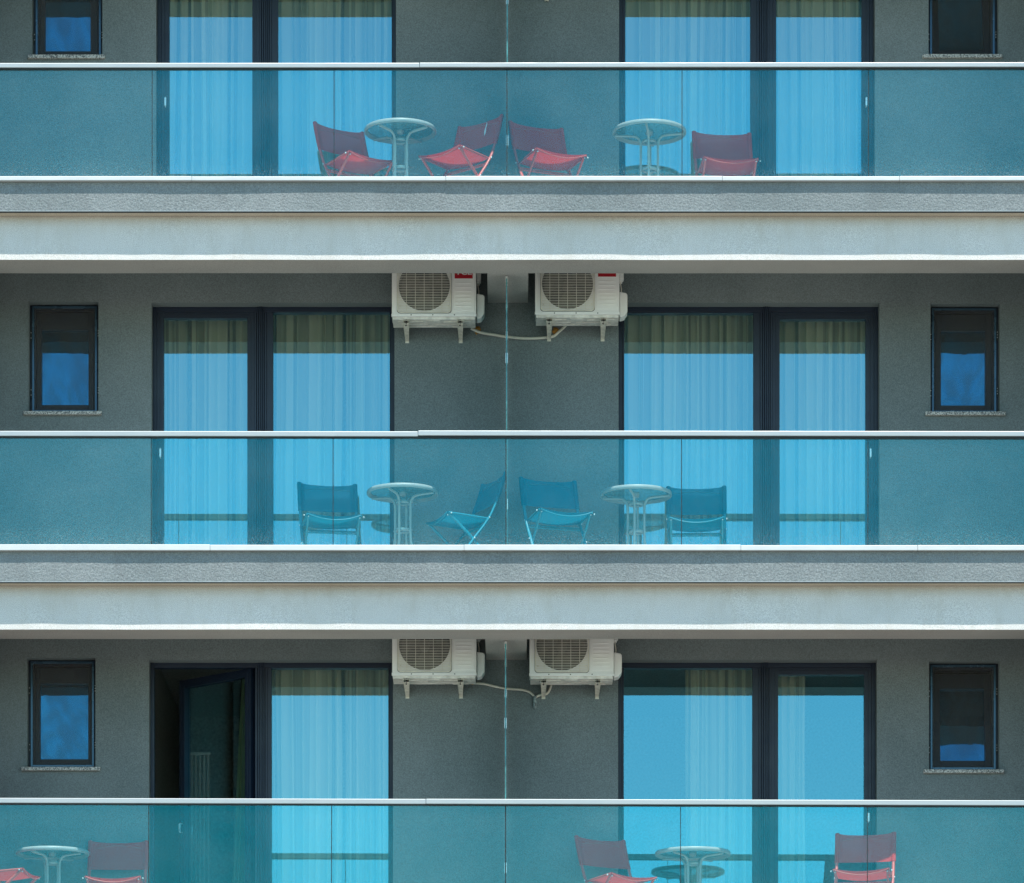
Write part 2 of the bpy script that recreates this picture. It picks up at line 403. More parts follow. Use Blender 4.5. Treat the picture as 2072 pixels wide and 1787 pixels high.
B = empty('apartment_building', (0, YW, 0))
tag(B, 'grey rendered apartment block with white banded balconies and teal glass railings', 'building')
def part(mb, name, m, parent=B, **k): return mb.build(name, m, parent, **k)

# ---- doors and windows, measured (px) -----------------------------------------
DOORS = [  # floor index, side, outer x0,x1, top py, pane A x0,x1,top, pane B x0,x1,top, mullion x0,x1
    dict(f=0, side='L', x0=318, x1=802, top=-101, A=(343, 511, -75), Bp=(563, 793, -88), mu=(511, 563)),
    dict(f=0, side='R', x0=1252, x1=1768, top=-101, A=(1570, 1743, -75), Bp=(1265, 1518, -88), mu=(1518, 1570)),
    dict(f=1, side='L', x0=309, x1=799, top=621, A=(332, 501, 647), Bp=(553, 789, 634), mu=(501, 553)),
    dict(f=1, side='R', x0=1251, x1=1777, top=621, A=(1577, 1751, 649), Bp=(1263, 1524, 636), mu=(1524, 1577)),
    dict(f=2, side='L', x0=304, x1=796, top=1341, A=(330, 497, 1366), Bp=(550, 786, 1353), mu=(507, 550)),
    dict(f=2, side='R', x0=1250, x1=1772, top=1341, A=(1574, 1748, 1367), Bp=(1262, 1522, 1354), mu=(1522, 1574)),
]
WINS = [  # floor, x0,x1,top,bottom, sill x0,x1, pane x0,x1,top,bottom, tilt deg
    dict(f=0, x=(67, 209), z=(-103, 119), sill=(57, 213, 121), pane=(92, 184, -52, 107), tilt=0, side='L'),
    dict(f=0, x=(1877, 2018), z=(-103, 118), sill=(1866, 2028, 120), pane=(1900, 1990, -52, 105), tilt=14, side='R'),
    dict(f=1, x=(60, 201), z=(616, 838), sill=(48, 206, 839.5), pane=(85, 180, 670, 822), tilt=0, side='L'),
    dict(f=1, x=(1881, 2021), z=(620, 839), sill=(1872, 2034, 841), pane=(1903, 1993, 672, 823), tilt=0, side='R'),
    dict(f=2, x=(57, 195), z=(1335, 1556), sill=(44, 203, 1557), pane=(82, 180, 1385, 1538), tilt=0, side='L'),
    dict(f=2, x=(1878, 2020), z=(1342, 1561), sill=(1868, 2031, 1563), pane=(1902, 1993, 1390, 1541), tilt=7.5, side='R'),
]
YS = 1.33      # window frame front
holes = []
for d in DOORS:
    zt = PZ(d['top'], YF); d['zt'] = zt; d['zb'] = FLOORS[d['f']] + 0.02
    d['X0'], d['X1'] = PX(d['x0'], YF), PX(d['x1'], YF)
    holes.append((d['X0'], d['X1'], d['zb'], zt))
for wd in WINS:
    wd['X0'], wd['X1'] = PX(wd['x'][0], YS), PX(wd['x'][1], YS)
    wd['Z1'], wd['Z0'] = PZ(wd['z'][0], YS), PZ(wd['z'][1], YS)
    holes.append((wd['X0'], wd['X1'], wd['Z0'], wd['Z1']))

# ---- facade wall with openings --------------------------------------------------
def wall_with_holes(y0, y1, x0, x1, z0, z1, holes):
    xs = sorted(set([x0, x1] + [h[0] for h in holes] + [h[1] for h in holes]))
    zs = sorted(set([z0, z1] + [h[2] for h in holes] + [h[3] for h in holes]))
    mb = MB()
    def hole(xa, xb, za, zb):
        cx, cz = (xa + xb) / 2, (za + zb) / 2
        return any(h[0] < cx < h[1] and h[2] < cz < h[3] for h in holes)
    for i in range(len(xs) - 1):
        for j in range(len(zs) - 1):
            if hole(xs[i], xs[i + 1], zs[j], zs[j + 1]): continue
            a, b, c, d_ = xs[i], xs[i + 1], zs[j], zs[j + 1]
            mb.add([(a, y0, c), (b, y0, c), (b, y0, d_), (a, y0, d_)], [(0, 1, 2, 3)])
            mb.add([(a, y1, c), (b, y1, c), (b, y1, d_), (a, y1, d_)], [(3, 2, 1, 0)])
    for (a, b, c, d_) in holes:
        mb.add([(a, y0, c), (a, y1, c), (a, y1, d_), (a, y0, d_)], [(0, 1, 2, 3)])
        mb.add([(b, y0, c), (b, y1, c), (b, y1, d_), (b, y0, d_)], [(3, 2, 1, 0)])
        mb.add([(a, y0, c), (b, y0, c), (b, y1, c), (a, y1, c)], [(0, 1, 2, 3)])
        mb.add([(a, y0, d_), (b, y0, d_), (b, y1, d_), (a, y1, d_)], [(3, 2, 1, 0)])
    mb.add([(x0, y0, z1), (x1, y0, z1), (x1, y1, z1), (x0, y1, z1)], [(0, 1, 2, 3)])
    return mb
ZTOP = LV[0]['zb'] + 1.2
part(wall_with_holes(YW, YW + .28, -BX, BX, 0, ZTOP, holes), 'facade_wall', M['wall'], recalc=False)
# interior rooms: partitions, floors, back wall
r_ = MB(); YI, YB = YW + .281, YW + 4.6
r_.box(-BX, BX, YB, YB + .2, 0, ZTOP)
xp = [-BX, PX(255, 1.4), PX(1024, 1.4) - .02, PX(1830, 1.4), BX - .15]
for x in xp: r_.box(x, x + .12, YI, YB - .002, 0, ZTOP - .002)
for L in LV: r_.box(-BX + .121, BX - .151, YI + .001, YB - .003, L['zf'] - .20, L['zf'] - .004)
r_.box(-BX, BX, YW, YB + .2, ZTOP + .002, ZTOP + .2)
part(r_, 'interior_wall', M['interior'])

# unseen blade walls added to darken both ends of the balconies
for (a, b) in ((-BX, XL), (XR, BX)):
    m = MB(); m.box(a, b, -.02, YW - .001, 0, ZTOP); part(m, 'added_side_wall', M['wall'])

# ---- balcony slabs ----------------------------------------------------------------
def wavy(mb_profile, x0, x1, nx, fy, fz, close=True):
    """extrude a list of (y,z) with small unevenness of the hand-applied plaster"""
    mb = MB(); n = len(mb_profile); vs = []
    for i in range(nx + 1):
        x = x0 + (x1 - x0) * i / nx
        for (y, z) in mb_profile:
            q = noise.noise(Vector((x * 1.3, y * 3, z * 2.1))) + .5 * noise.noise(Vector((x * 4.1 + 9, y * 3, z * 3)))
            q2 = noise.noise(Vector((x * 1.1 + 31, y * 2, z * 2)))
            vs.append((x, y + q * fy * (y <= 0.001), z + q2 * fz * (y < .5)))
    fs = [(i * n + k, i * n + (k + 1) % n, (i + 1) * n + (k + 1) % n, (i + 1) * n + k) for i in range(nx) for k in range(n)]
    mb.add(vs, fs)
    mb.add(vs[:n], [tuple(range(n))]); mb.add(vs[-n:], [tuple(range(n - 1, -1, -1))])
    return mb
def sub(a, b, n): return [(a[0] + (b[0] - a[0]) * i / n, a[1] + (b[1] - a[1]) * i / n) for i in range(n)]
for i, L in enumerate(LV):
    zb, zj, zf, zce = L['zb'], L['zj'], L['zf'], L['zce']
    prof = sub((0, zj + .02), (0, zb), 6) + [(0, zb), (.378, zb - .0), (.380, zce), (YW - .001, zce), (YW - .001, zf), (.045, zf), (.045, zj + .02)]
    m = wavy(prof, XL + .001, XR - .001, 170, .0035, .0022)
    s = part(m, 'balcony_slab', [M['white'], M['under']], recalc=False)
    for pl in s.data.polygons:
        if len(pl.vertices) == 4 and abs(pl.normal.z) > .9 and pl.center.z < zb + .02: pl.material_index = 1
    # cross beam between the two apartments
    if i < 3:
        xa, xb = [(986, 1069), (986, 1069), (982, 1066)][i]
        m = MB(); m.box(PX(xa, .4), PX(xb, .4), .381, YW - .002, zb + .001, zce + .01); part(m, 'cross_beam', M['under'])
    # floor finish
    m = MB(); m.box(XL + .002, XR - .002, .046, YW - .002, zf + .001, zf + .012); part(m, 'floor_tile', M['tile'])
    # parapet band, coarser and darker
    prof = sub((-.12, L['zcb']), (-.12, zj), 5) + [(-.12, zj), (.044, zj), (.044, L['zcb'])]
    pp = part(wavy(prof, XL + .002, XR - .002, 170, .0035, .0012), 'parapet_band', M['band'], recalc=False)
    # metal drip edge under the band
    m = MB(); m.box(XL + .003, XR - .003, -.128, -.100, zj - .0045, zj - .0005); m.build('drip_edge', M['alu'], pp)
    m = MB(); m.box(XL + .003, XR - .003, -.118, -.094, zj - .009, zj - .005); m.build('lip_shade_strip', M['gasket'], pp)  # black strip stands in for the shade behind the drip lip
    m = MB(); m.box(XL + .003, XR - .003, -.0935, -.004, zj - .008, zj - .002); m.build('overhang_soffit', M['warm'], pp)

# ---- railings ------------------------------------------------------------------------
RAILS = [dict(f=0, tl=127.3, tr=126.2, h=9.3, js=(308, 676, 1026, 1380, 1757), step=849, dz=.001),
         dict(f=1, tl=870.2, tr=872.6, h=10.2, js=(306, 674, 1024, 1379, 1756), step=846, dz=.007),
         dict(f=2, tl=1614.2, tr=1619.6, h=10.2, js=(301, 671, 1023, 1377, 1755), step=862, dz=.001)]
YR = -.03
def zlin(zl, zr, x): return zl + (zr - zl) * (x - XL) / (XR - XL)
for R, L in zip(RAILS, LV[1:]):
    zl, zr = PZ(R['tl'], YR - .03), PZ(R['tr'], YR - .03); hh = R['h'] / S0
    zl += (zl - zr) * .03; zr -= (zl - zr) * .03
    cl = L['zct']; cr = cl + (-L['d']) / S0 * -1
    m = MB(); xs_ = PX(R['step'], YR)
    x0, x1 = XL + .003, XR - .003
    m.box(x0, xs_ - .001, YR - .03, YR + .03, zlin(zl, zr, x0) - hh - R['dz'], zlin(zl, zr, x0) - R['dz'], dzR=zlin(zl, zr, xs_) - zlin(zl, zr, x0))
    m.box(xs_ + .001, x1, YR - .032, YR + .03, zlin(zl, zr, xs_) - hh, zlin(zl, zr, xs_), dzR=zr - zlin(zl, zr, xs_))
    rail = part(m, 'balcony_railing', M['alu'], bevel=.004)
    m = MB(); m.box(x0, x1, YR - .022, YR + .022, zl - hh - .009 - R['dz'], zl - hh - .002, dzR=zr - zl); m.build('gasket_strip', M['gasket'], rail)
    # base rail / cap
    m = MB()
    cuts = [x0] + [PX(q_ + R['f'] * 37, -.16) for q_ in (388, 902, 1462, 1820)] + [x1]
    for ki, (ca, cb_) in enumerate(zip(cuts, cuts[1:])):
        dz_ = (0, -.0015, .001, -.001, .0005)[ki]; zz_ = cl + (cr - cl) * (ca - x0) / (x1 - x0); z2_ = cl + (cr - cl) * (cb_ - x0) / (x1 - x0)
        m.box(ca + .0008, cb_ - .0008, -.160 - dz_, .052, L['zcb'] + .002, zz_ + dz_, dzR=0)
    m.build('base_rail', M['cap'], rail, bevel=.003)
    m = MB(); m.box(x0, x1, YR - .016, YR + .016, cl + .001, cl + .006, dzR=cr - cl); m.build('gasket_strip', M['gasket'], rail)
    js = [PX(j, YR) for j in R['js']]; edges = [XL + .01] + js + [XR - .01]
    for k in range(len(edges) - 1):
        a, b = edges[k] + (.003 if k else 0), edges[k + 1] - (.003 if k < len(edges) - 2 else 0)
        zt = zlin(zl, zr, a) - hh - .004 - R['dz']
        m = MB(); z0 = cl + .004
        vs = [(a, YR - .006, z0), (b, YR - .006, z0), (b, YR - .006, zt), (a, YR - .006, zt), (a, YR + .006, z0), (b, YR + .006, z0), (b, YR + .006, zt), (a, YR + .006, zt)]
        m.add(vs, [(0, 1, 2, 3), (7, 6, 5, 4)], 0); m.add(vs, [(0, 3, 7, 4), (1, 5, 6, 2), (3, 2, 6, 7)], 1)
        m.build('glass_panel', [M['rail_glass'], M['glass_edge']], rail, loc=((a + b) / 2, YR, z0), recalc=False)
    for jk, j in enumerate(js):
        jw = .0050 if jk == 2 else .0028
        m = MB(); m.box(j - jw, j + jw, YR - .005, YR + .005, cl + .005, zlin(zl, zr, j) - hh - .013 - R['dz'])
        m.build('joint_seal', M['gasket'], rail)

# ---- glass divider sheets between the apartments ----------------------------------------
for i, px in enumerate((1026.3, 1025.2, 1023.0)):
    L0 = LV[i]; zt = L0['zb'] - .03; z0 = FLOORS[i] + .08; x = PX(px, .42)
    m = MB(); m.box(x - .005, x + .005, .42, YW - .03, z0, zt)
    dv = part(m, 'divider_panel', M['glass_edge'])
    for (y, z, hgt) in ((.44, zt + .01, .05), (.44, zt - .62, .07), (.44, z0 + .5, .07), (1.15, zt + .01, .05), (1.15, zt - .25, .05)):
        m = MB(); m.box(x - .0095, x + .0095, y, y + .045, z - hgt, z + .014)
        m.build('glass_clamp', M['chrome'], dv)

# ---- balcony doors -----------------------------------------------------------------------
def rect_frame(mb, x0, x1, z0, z1, wl, wr, wt, wb, y0, y1, mi=0):
    mb.box(x0, x0 + wl, y0, y1, z0, z1, mi); mb.box(x1 - wr, x1, y0, y1, z0, z1, mi)
    mb.box(x0 + wl, x1 - wr, y0 + .0005, y1 - .0005, z1 - wt, z1, mi)
    if wb: mb.box(x0 + wl, x1 - wr, y0 + .0005, y1 - .0005, z0, z0 + wb, mi)
def handle(parent, x, y, z, m=None):
    h = MB(); r = .005
    h.tube(smooth_path([(x, y, z + .036), (x, y - .028, z + .036), (x, y - .028, z - .036), (x, y, z - .036)], 3), r, 8)
    h.box(x - .007, x + .007, y - .036, y - .025, z - .034, z + .034)
    return h.build('handle', M['chrome'], parent)
for d in DOORS:
    X0, X1, zt, zb = d['X0'], d['X1'], d['zt'], d['zb']
    a0, a1, at = PX(d['A'][0], YG), PX(d['A'][1], YG), PZ(d['A'][2], YG)
    b0, b1, bt = PX(d['Bp'][0], YG), PX(d['Bp'][1], YG), PZ(d['Bp'][2], YG)
    m0, m1 = PX(d['mu'][0], YF), PX(d['mu'][1], YF)
    m = MB(); y1 = YF + .09
    # outer frame: jambs, head, threshold
    m.box(X0 + .001, X0 + .034, YF, y1, zb, zt - .001); m.box(X1 - .034, X1 - .001, YF, y1, zb, zt - .001)
    m.box(X0 + .0345, X1 - .0345, YF + .0005, y1 - .0005, zt - .040, zt - .001); m.box(X0 + .0345, X1 - .0345, YF + .0005, y1 - .0005, zb, zb + .03)
    left = d['side'] == 'L'
    # mullion with stepped cover profiles
    mc = (m0 + m1) / 2; q = .030
    for (u0, u1, yy, zz) in ((-.051, -.034, -.004, zt - .0405), (-.030, -.0165, -.010, zt - .0015), (-.0135, -.0015, -.020, zt - .003), (.0015, .0135, -.020, zt - .003), (.0165, .030, -.010, zt - .0015), (.034, .051, -.004, zt - .0405)):
        m.box(mc + u0, mc + u1, YF + yy, YF + .040, zb + .031, zz)
    m.box(mc - .050, mc + .050, YF + .0405, y1 - .002, zb + .031, zt - .0415)
    door = part(m, 'balcony_door', M['frame'], bevel=.003)
    m = MB(); m.box(mc - .036, mc + .036, YF + .030, YF + .0395, zb + .032, zt - .042); m.build('gasket_strip', M['gasket'], door)
    # fixed light beads
    m = MB(); bx0, bx1 = (mc + q + .021, X1 - .035) if left else (X0 + .035, mc - q - .021)
    rect_frame(m, bx0, bx1, zb + .031, zt - .041, max(.004, b0 - bx0), max(.004, bx1 - b1), max(.004, zt - .041 - bt), .06, YF + .006, y1 - .006)
    m.build('fixed_frame', M['frame'], door, bevel=.003)
    m = MB(); m.box(b0 - .004, b1 + .004, YG, YG + .012, zb + .08, bt + .004)
    def pane(mb, parent, gl):
        o = mb.build('pane', gl, parent); return o
    # a single sheet is enough optically: the rear face sits inside the sealed unit
    m = MB(); m.add([(b0 - .004, YG, zb + .08), (b1 + .004, YG, zb + .08), (b1 + .004, YG, bt + .004), (b0 - .004, YG, bt + .004)], [(0, 1, 2, 3)])
    m.build('pane', M['door_glass'], door, recalc=False)
    # moving leaf
    s0, s1 = (X0 + .035, mc - q - .021) if left else (mc + q + .021, X1 - .035)
    zs0, zs1 = zb + .032, zt - .042
    wl, wr, wt = max(.03, a0 - s0), max(.03, s1 - a1), max(.03, zs1 - at)
    opened = d['f'] == 2 and left
    if opened: wl = wr = .062; wt = .066; a0, a1, at = s0 + wl, s1 - wr, zs1 - wt
    m = MB(); rect_frame(m, s0, s1, zs0, zs1, wl, wr, wt, .09, YF + .004, YF + .07)
    rect_frame(m, s0 + wl * .45, s1 - wr * .45, zs0 + .03, zs1 - wt * .45, .010, .010, .010, .01, YF - .001, YF + .0035)
    lf = m.build('sash', M['frame'], door, bevel=.003)
    m = MB(); m.add([(a0 - .004, YG, zb + .1), (a1 + .004, YG, zb + .1), (a1 + .004, YG, at + .004), (a0 - .004, YG, at + .004)], [(0, 1, 2, 3)])
    pn = m.build('pane', M['door_glass'], door, recalc=False)
    hz = {0: 208, 1: 918, 2: 1655}[d['f']]
    hx = (s0 + wl * .55) if left else (s1 - wr * .45)
    hd = handle(door, hx, YF + .003, PZ(hz, YF))
    if opened:
        door['label'] = 'balcony door with its left leaf swung open inwards'
        piv = Vector((s1, YF + .07, 0)); R = Matrix.Translation(piv) @ Matrix.Rotation(-radians(41), 4, 'Z') @ Matrix.Translation(-piv)
        for o in (lf, pn, hd):
            off = Vector(o.location)          # local -> world offset of mesh data
            wpar = world_loc(door)
            for v in o.data.vertices:
                p = R @ (v.co + off + wpar); v.co = p - off - wpar

# ---- small windows ---------------------------------------------------------------------------
for wd in WINS:
    X0, X1, Z0, Z1 = wd['X0'], wd['X1'], wd['Z0'], wd['Z1']
    p0, p1 = PX(wd['pane'][0], YG), PX(wd['pane'][1], YG); q1, q0 = PZ(wd['pane'][2], YG), PZ(wd['pane'][3], YG)
    m = MB(); rect_frame(m, X0 + .001, X1 - .001, Z0 + .001, Z1 - .001, .052, .052, .052, .045, YS + .03, YS + .13)
    win = part(m, 'window', M['frame'], bevel=.002)
    # sash, pane (tilt-in sashes lean into the room at the top)
    m = MB(); sx0, sx1, sz0, sz1 = X0 + .054, X1 - .054, Z0 + .047, Z1 - .055
    rect_frame(m, sx0, sx1, sz0, sz1, max(.02, p0 - sx0), max(.02, sx1 - p1), max(.03, sz1 - q1), max(.02, q0 - sz0), YS + .05, YS + .12)
    sh = m.build('sash', M['frame'], win, bevel=.002)
    m = MB(); m.add([(p0 - .003, YG, q0 - .003), (p1 + .003, YG, q0 - .003), (p1 + .003, YG, q1 + .003), (p0 - .003, YG, q1 + .003)], [(0, 1, 2, 3)])
    pn = m.build('pane', M['win_glass'], win, recalc=False)
    if wd['tilt']:
        piv = Vector((0, YS + .06, sz0)); R = Matrix.Translation(piv) @ Matrix.Rotation(-radians(wd['tilt']), 4, 'X') @ Matrix.Translation(-piv)
        for o in (sh, pn):
            off = Vector(o.location) + world_loc(win)
            for v in o.data.vertices: v.co = (R @ (v.co + off)) - off
    # insect screen: aluminium frame in front plus mesh
    m = MB(); rect_frame(m, X0 + .020, X1 - .020, Z0 + .018, Z1 - .012, .018, .018, .02, .018, YS + .004, YS + .026)
    scn = m.build('screen_frame', M['screen_frame'], win, bevel=.002)
    m = MB(); m.add([(X0 + .037, YS + .014, Z0 + .035), (X1 - .037, YS + .014, Z0 + .035), (X1 - .037, YS + .014, Z1 - .03), (X0 + .037, YS + .014, Z1 - .03)], [(0, 1, 2, 3)])
    m.build('screen_mesh', M['insect'], win, recalc=False)
    for (xx, zz) in ((X0 + .011, .20), (X0 + .011, .72), (X1 - .011, .22), (X1 - .011, .74)):
        z = Z0 + (Z1 - Z0) * zz
        m = MB(); m.box(xx - .006, xx + .006, YS + .012, YS + .028, z - .045, z + .045, 1)
        for dz in (-.022, .0, .022):
            if dz == 0 and xx < (X0 + X1) / 2: continue
            m.lathe([(.0005, -.004), (.0042, -.003), (.0042, 0)], (xx, YS + .0115, z + dz), 8, 'Y')
        m.build('hinge', [M['chrome'], M['gasket']], win)
    m = MB(); m.box(PX(wd['sill'][0], YW), PX(wd['sill'][1], YW), YW - .035, YW - .001, Z0 - .032, Z0 - .002)
    m.box(X0 + .001, X1 - .001, YW, YS + .12, Z0 - .031, Z0 - .003)
    m.build('sill', M['granite'], win, bevel=.003)

# ------------------------------------------------------------------ curtains
def curtain_mesh(x0, x1, z0, z1, y, seed, lam=.085, amp=.030, over=.60, taper=None):
    rnd = random.Random(seed); ts = []; u = 0.0
    pts = []; x = x0
    while x < x1:
        l = lam * rnd.uniform(.55, 1.7); a = amp * rnd.uniform(.5, 1.3); o = over * rnd.uniform(.15, 1.3)
        for k in range(12):
            t = k / 12
            pts.append((x + l * t + l * o * .5 * sin(2 * pi * t + pi) * -1 * .9, y + a * sin(2 * pi * t), rnd.random() * .0))
        x += l
    pts = [(min(max(p[0], x0), x1), p[1], 0) for p in pts]
    nz = 10; vs = []
    for j in range(nz + 1):
        t = j / nz; z = z0 + (z1 - z0) * t
        for i, p in enumerate(pts):
            wv = .018 * noise.noise(Vector((p[0] * 3, seed, t * 1.6))) * (1 - t * .7)
            sh = taper(t) if taper else 1.0
            vs.append((x1 + (p[0] + wv - x1) * sh if taper else p[0] + wv, y + (p[1] - y) * (1.15 - .35 * t), z))
    n = len(pts)
    fs = [(j * n + i, j * n + i + 1, (j + 1) * n + i + 1, (j + 1) * n + i) for j in range(nz) for i in range(n - 1)]
    mb = MB(); mb.add(vs, fs, 0, True); return mb
CUR = [
    (0, 'L', 322, 798, 3, 'pale pleated sheer curtain behind the left balcony door of the top floor'),
    (0, 'R', 1256, 1738, 4, 'pale pleated sheer curtain behind the right balcony door of the top floor'),
    (1, 'L', 315, 796, 5, 'pale pleated sheer curtain behind the left balcony door of the middle floor'),
    (1, 'R', 1255, 1770, 6, 'pale pleated sheer curtain behind the right balcony door of the middle floor'),
    (2, 'L', 545, 792, 7, 'pale sheer curtain behind the fixed pane beside the open door of the bottom floor'),
    (2, 'R', 1388, 1530, 8, 'half-drawn sheer curtain ending mid-pane, left of the mullion of the bottom right door'),
    (2, 'R', 1568, 1632, 9, 'narrow strip of sheer curtain just right of the mullion of the bottom right balcony door'),
]
for (f, side, a, b, sd_, lab) in CUR:
    y = YG + .20; z0 = FLOORS[f] + .03; z1 = z0 + 2.42
    z1 = LV[f]['zce'] - .03
    x0, x1 = PX(a, y), PX(b, y)
    m = curtain_mesh(x0, x1, z0, z1, y, sd_, lam=.080 if sd_ != 4 else .10)
    o = m.build('curtain', M['curtain'], recalc=False); o.name = 'curtain'
    tag(o, lab, 'curtain', 'curtains behind the balcony doors')
m = curtain_mesh(PX(462, 1.9), PX(503, 1.75), FLOORS[2] + .03, LV[2]['zce'] - .05, YG + .42, 21, lam=.05, amp=.03, taper=lambda t: 1.0 - .75 * t)
tag(m.build('curtain', M['green_curtain'], recalc=False), 'narrow green curtain bunched inside the room behind the open bottom left door', 'curtain', 'curtains behind the balcony doors')
# ribbed radiator standing in the dark room behind the open leaf
rx = PX(404, 2.2); ry = 2.25; rz = PZ(1520, 2.2)
rad = empty('radiator', (rx, ry, FLOORS[2])); tag(rad, 'tall ribbed grey radiator in the dark room behind the open door', 'radiator')
m = MB()
for k in range(5):
    xx = rx - .072 + k * .036; m.tube([(xx, ry, FLOORS[2] + .05), (xx, ry, rz - .02)], .014, 10)
m.build('column', M['radiator'], rad)
m = MB(); m.box(rx - .095, rx + .095, ry - .022, ry + .022, rz - .03, rz); m.box(rx - .095, rx + .095, ry - .022, ry + .022, FLOORS[2] + .03, FLOORS[2] + .06)
m.build('header_rail', M['radiator'], rad, bevel=.006)

# ------------------------------------------------------------------ bistro tables
def make_table():
    t = empty('bistro_table', (0, 0, 0), local=True)
    h = .74; R = .300
    m = MB()
    m.lathe([(R - .030, h - .004), (R - .026, h + .002), (R - .006, h + .002), (R, h - .006), (R, h - .026), (R - .006, h - .032), (R - .012, h - .032), (R - .014, h - .010), (R - .030, h - .010)], (0, 0, 0), 72, closed=True)
    rim = m.build('rim', M['table'], t)
    m = MB(); m.lathe([(.018, h - .004), (R - .029, h - .004)], (0, 0, 0), 64); m.lathe([(.018, h - .009), (R - .029, h - .009)], (0, 0, 0), 64)
    m.build('tabletop', M['pglass'], t, recalc=False)
    m = MB(); m.lathe([(.016, h + .003), (.030, h + .003), (.030, h - .016), (.024, h - .040), (.015, h - .040), (.016, h + .003)], (0, 0, 0), 24)
    m.build('parasol_hole_cap', M['table'], t)
    for k in range(4):
        a = pi / 4 + k * pi / 2; c, s_ = cos(a), sin(a)
        pr = [(R - .02, h - .036), (.19, h - .040), (.125, h - .045), (.092, h - .062), (.074, h - .095), (.070, h - .14), (.070, .50), (.070, .37), (.078, .30), (.105, .24), (.150, .15), (.20, .05), (.235, .006)]
        P = smooth_path([(r * c, r * s_, z) for r, z in pr], 5)
        m = MB(); m.tube(P, .0105, 10); lg = m.build('leg', M['table'], t)
        m = MB(); m.lathe([(.0135, 0), (.0135, .02), (.001, .02)], (.237 * c, .237 * s_, 0), 12); m.build('foot_cap', M['gasket'], lg)
    for z in (.63, .40):
        m = MB(); m.lathe([(.055, z), (.059, z), (.059, z + .026), (.055, z + .026)], (0, 0, 0), 36, closed=True)
        for k in range(4):
            a = pi / 4 + k * pi / 2
            m.lathe([(.001, 0), (.007, .001), (.007, .006), (.001, .010)], (.081 * cos(a), .081 * sin(a), z + .008), 10)
        m.build('collar', M['table'], t)
    return t
TABLES = [ # px, depth, floor, rot, scale, label
    (810, .78, 0, 8, 1.0, 'round glass bistro table between the two red chairs on the top left balcony'),
    (1314, .81, 0, 38, 1.02, 'round glass bistro table beside the lone front-facing red chair on the top right balcony'),
    (815, .845, 1, 22, 1.0, 'round glass bistro table between the two blue chairs on the middle left balcony'),
    (1287, .90, 1, 33, 1.0, 'round glass bistro table touching the blue chair on the middle right balcony'),
    (106, .88, 2, 15, 1.02, 'round glass bistro table at the far left of the bottom balcony'),
    (1402, .91, 2, 10, 1.05, 'round glass bistro table reflected in the bottom right balcony door'),
]
t0 = make_table()
for i, (px, y, f, rz, scl, lab) in enumerate(TABLES):
    o = t0 if i == 0 else copy_tree(t0)
    o.location = (PX(px, y), y, FLOORS[f] + .012); o.rotation_euler.z = radians(rz); o.scale = (scl, scl, 1)
    tag(o, lab, 'table', 'glass bistro tables on the balconies')

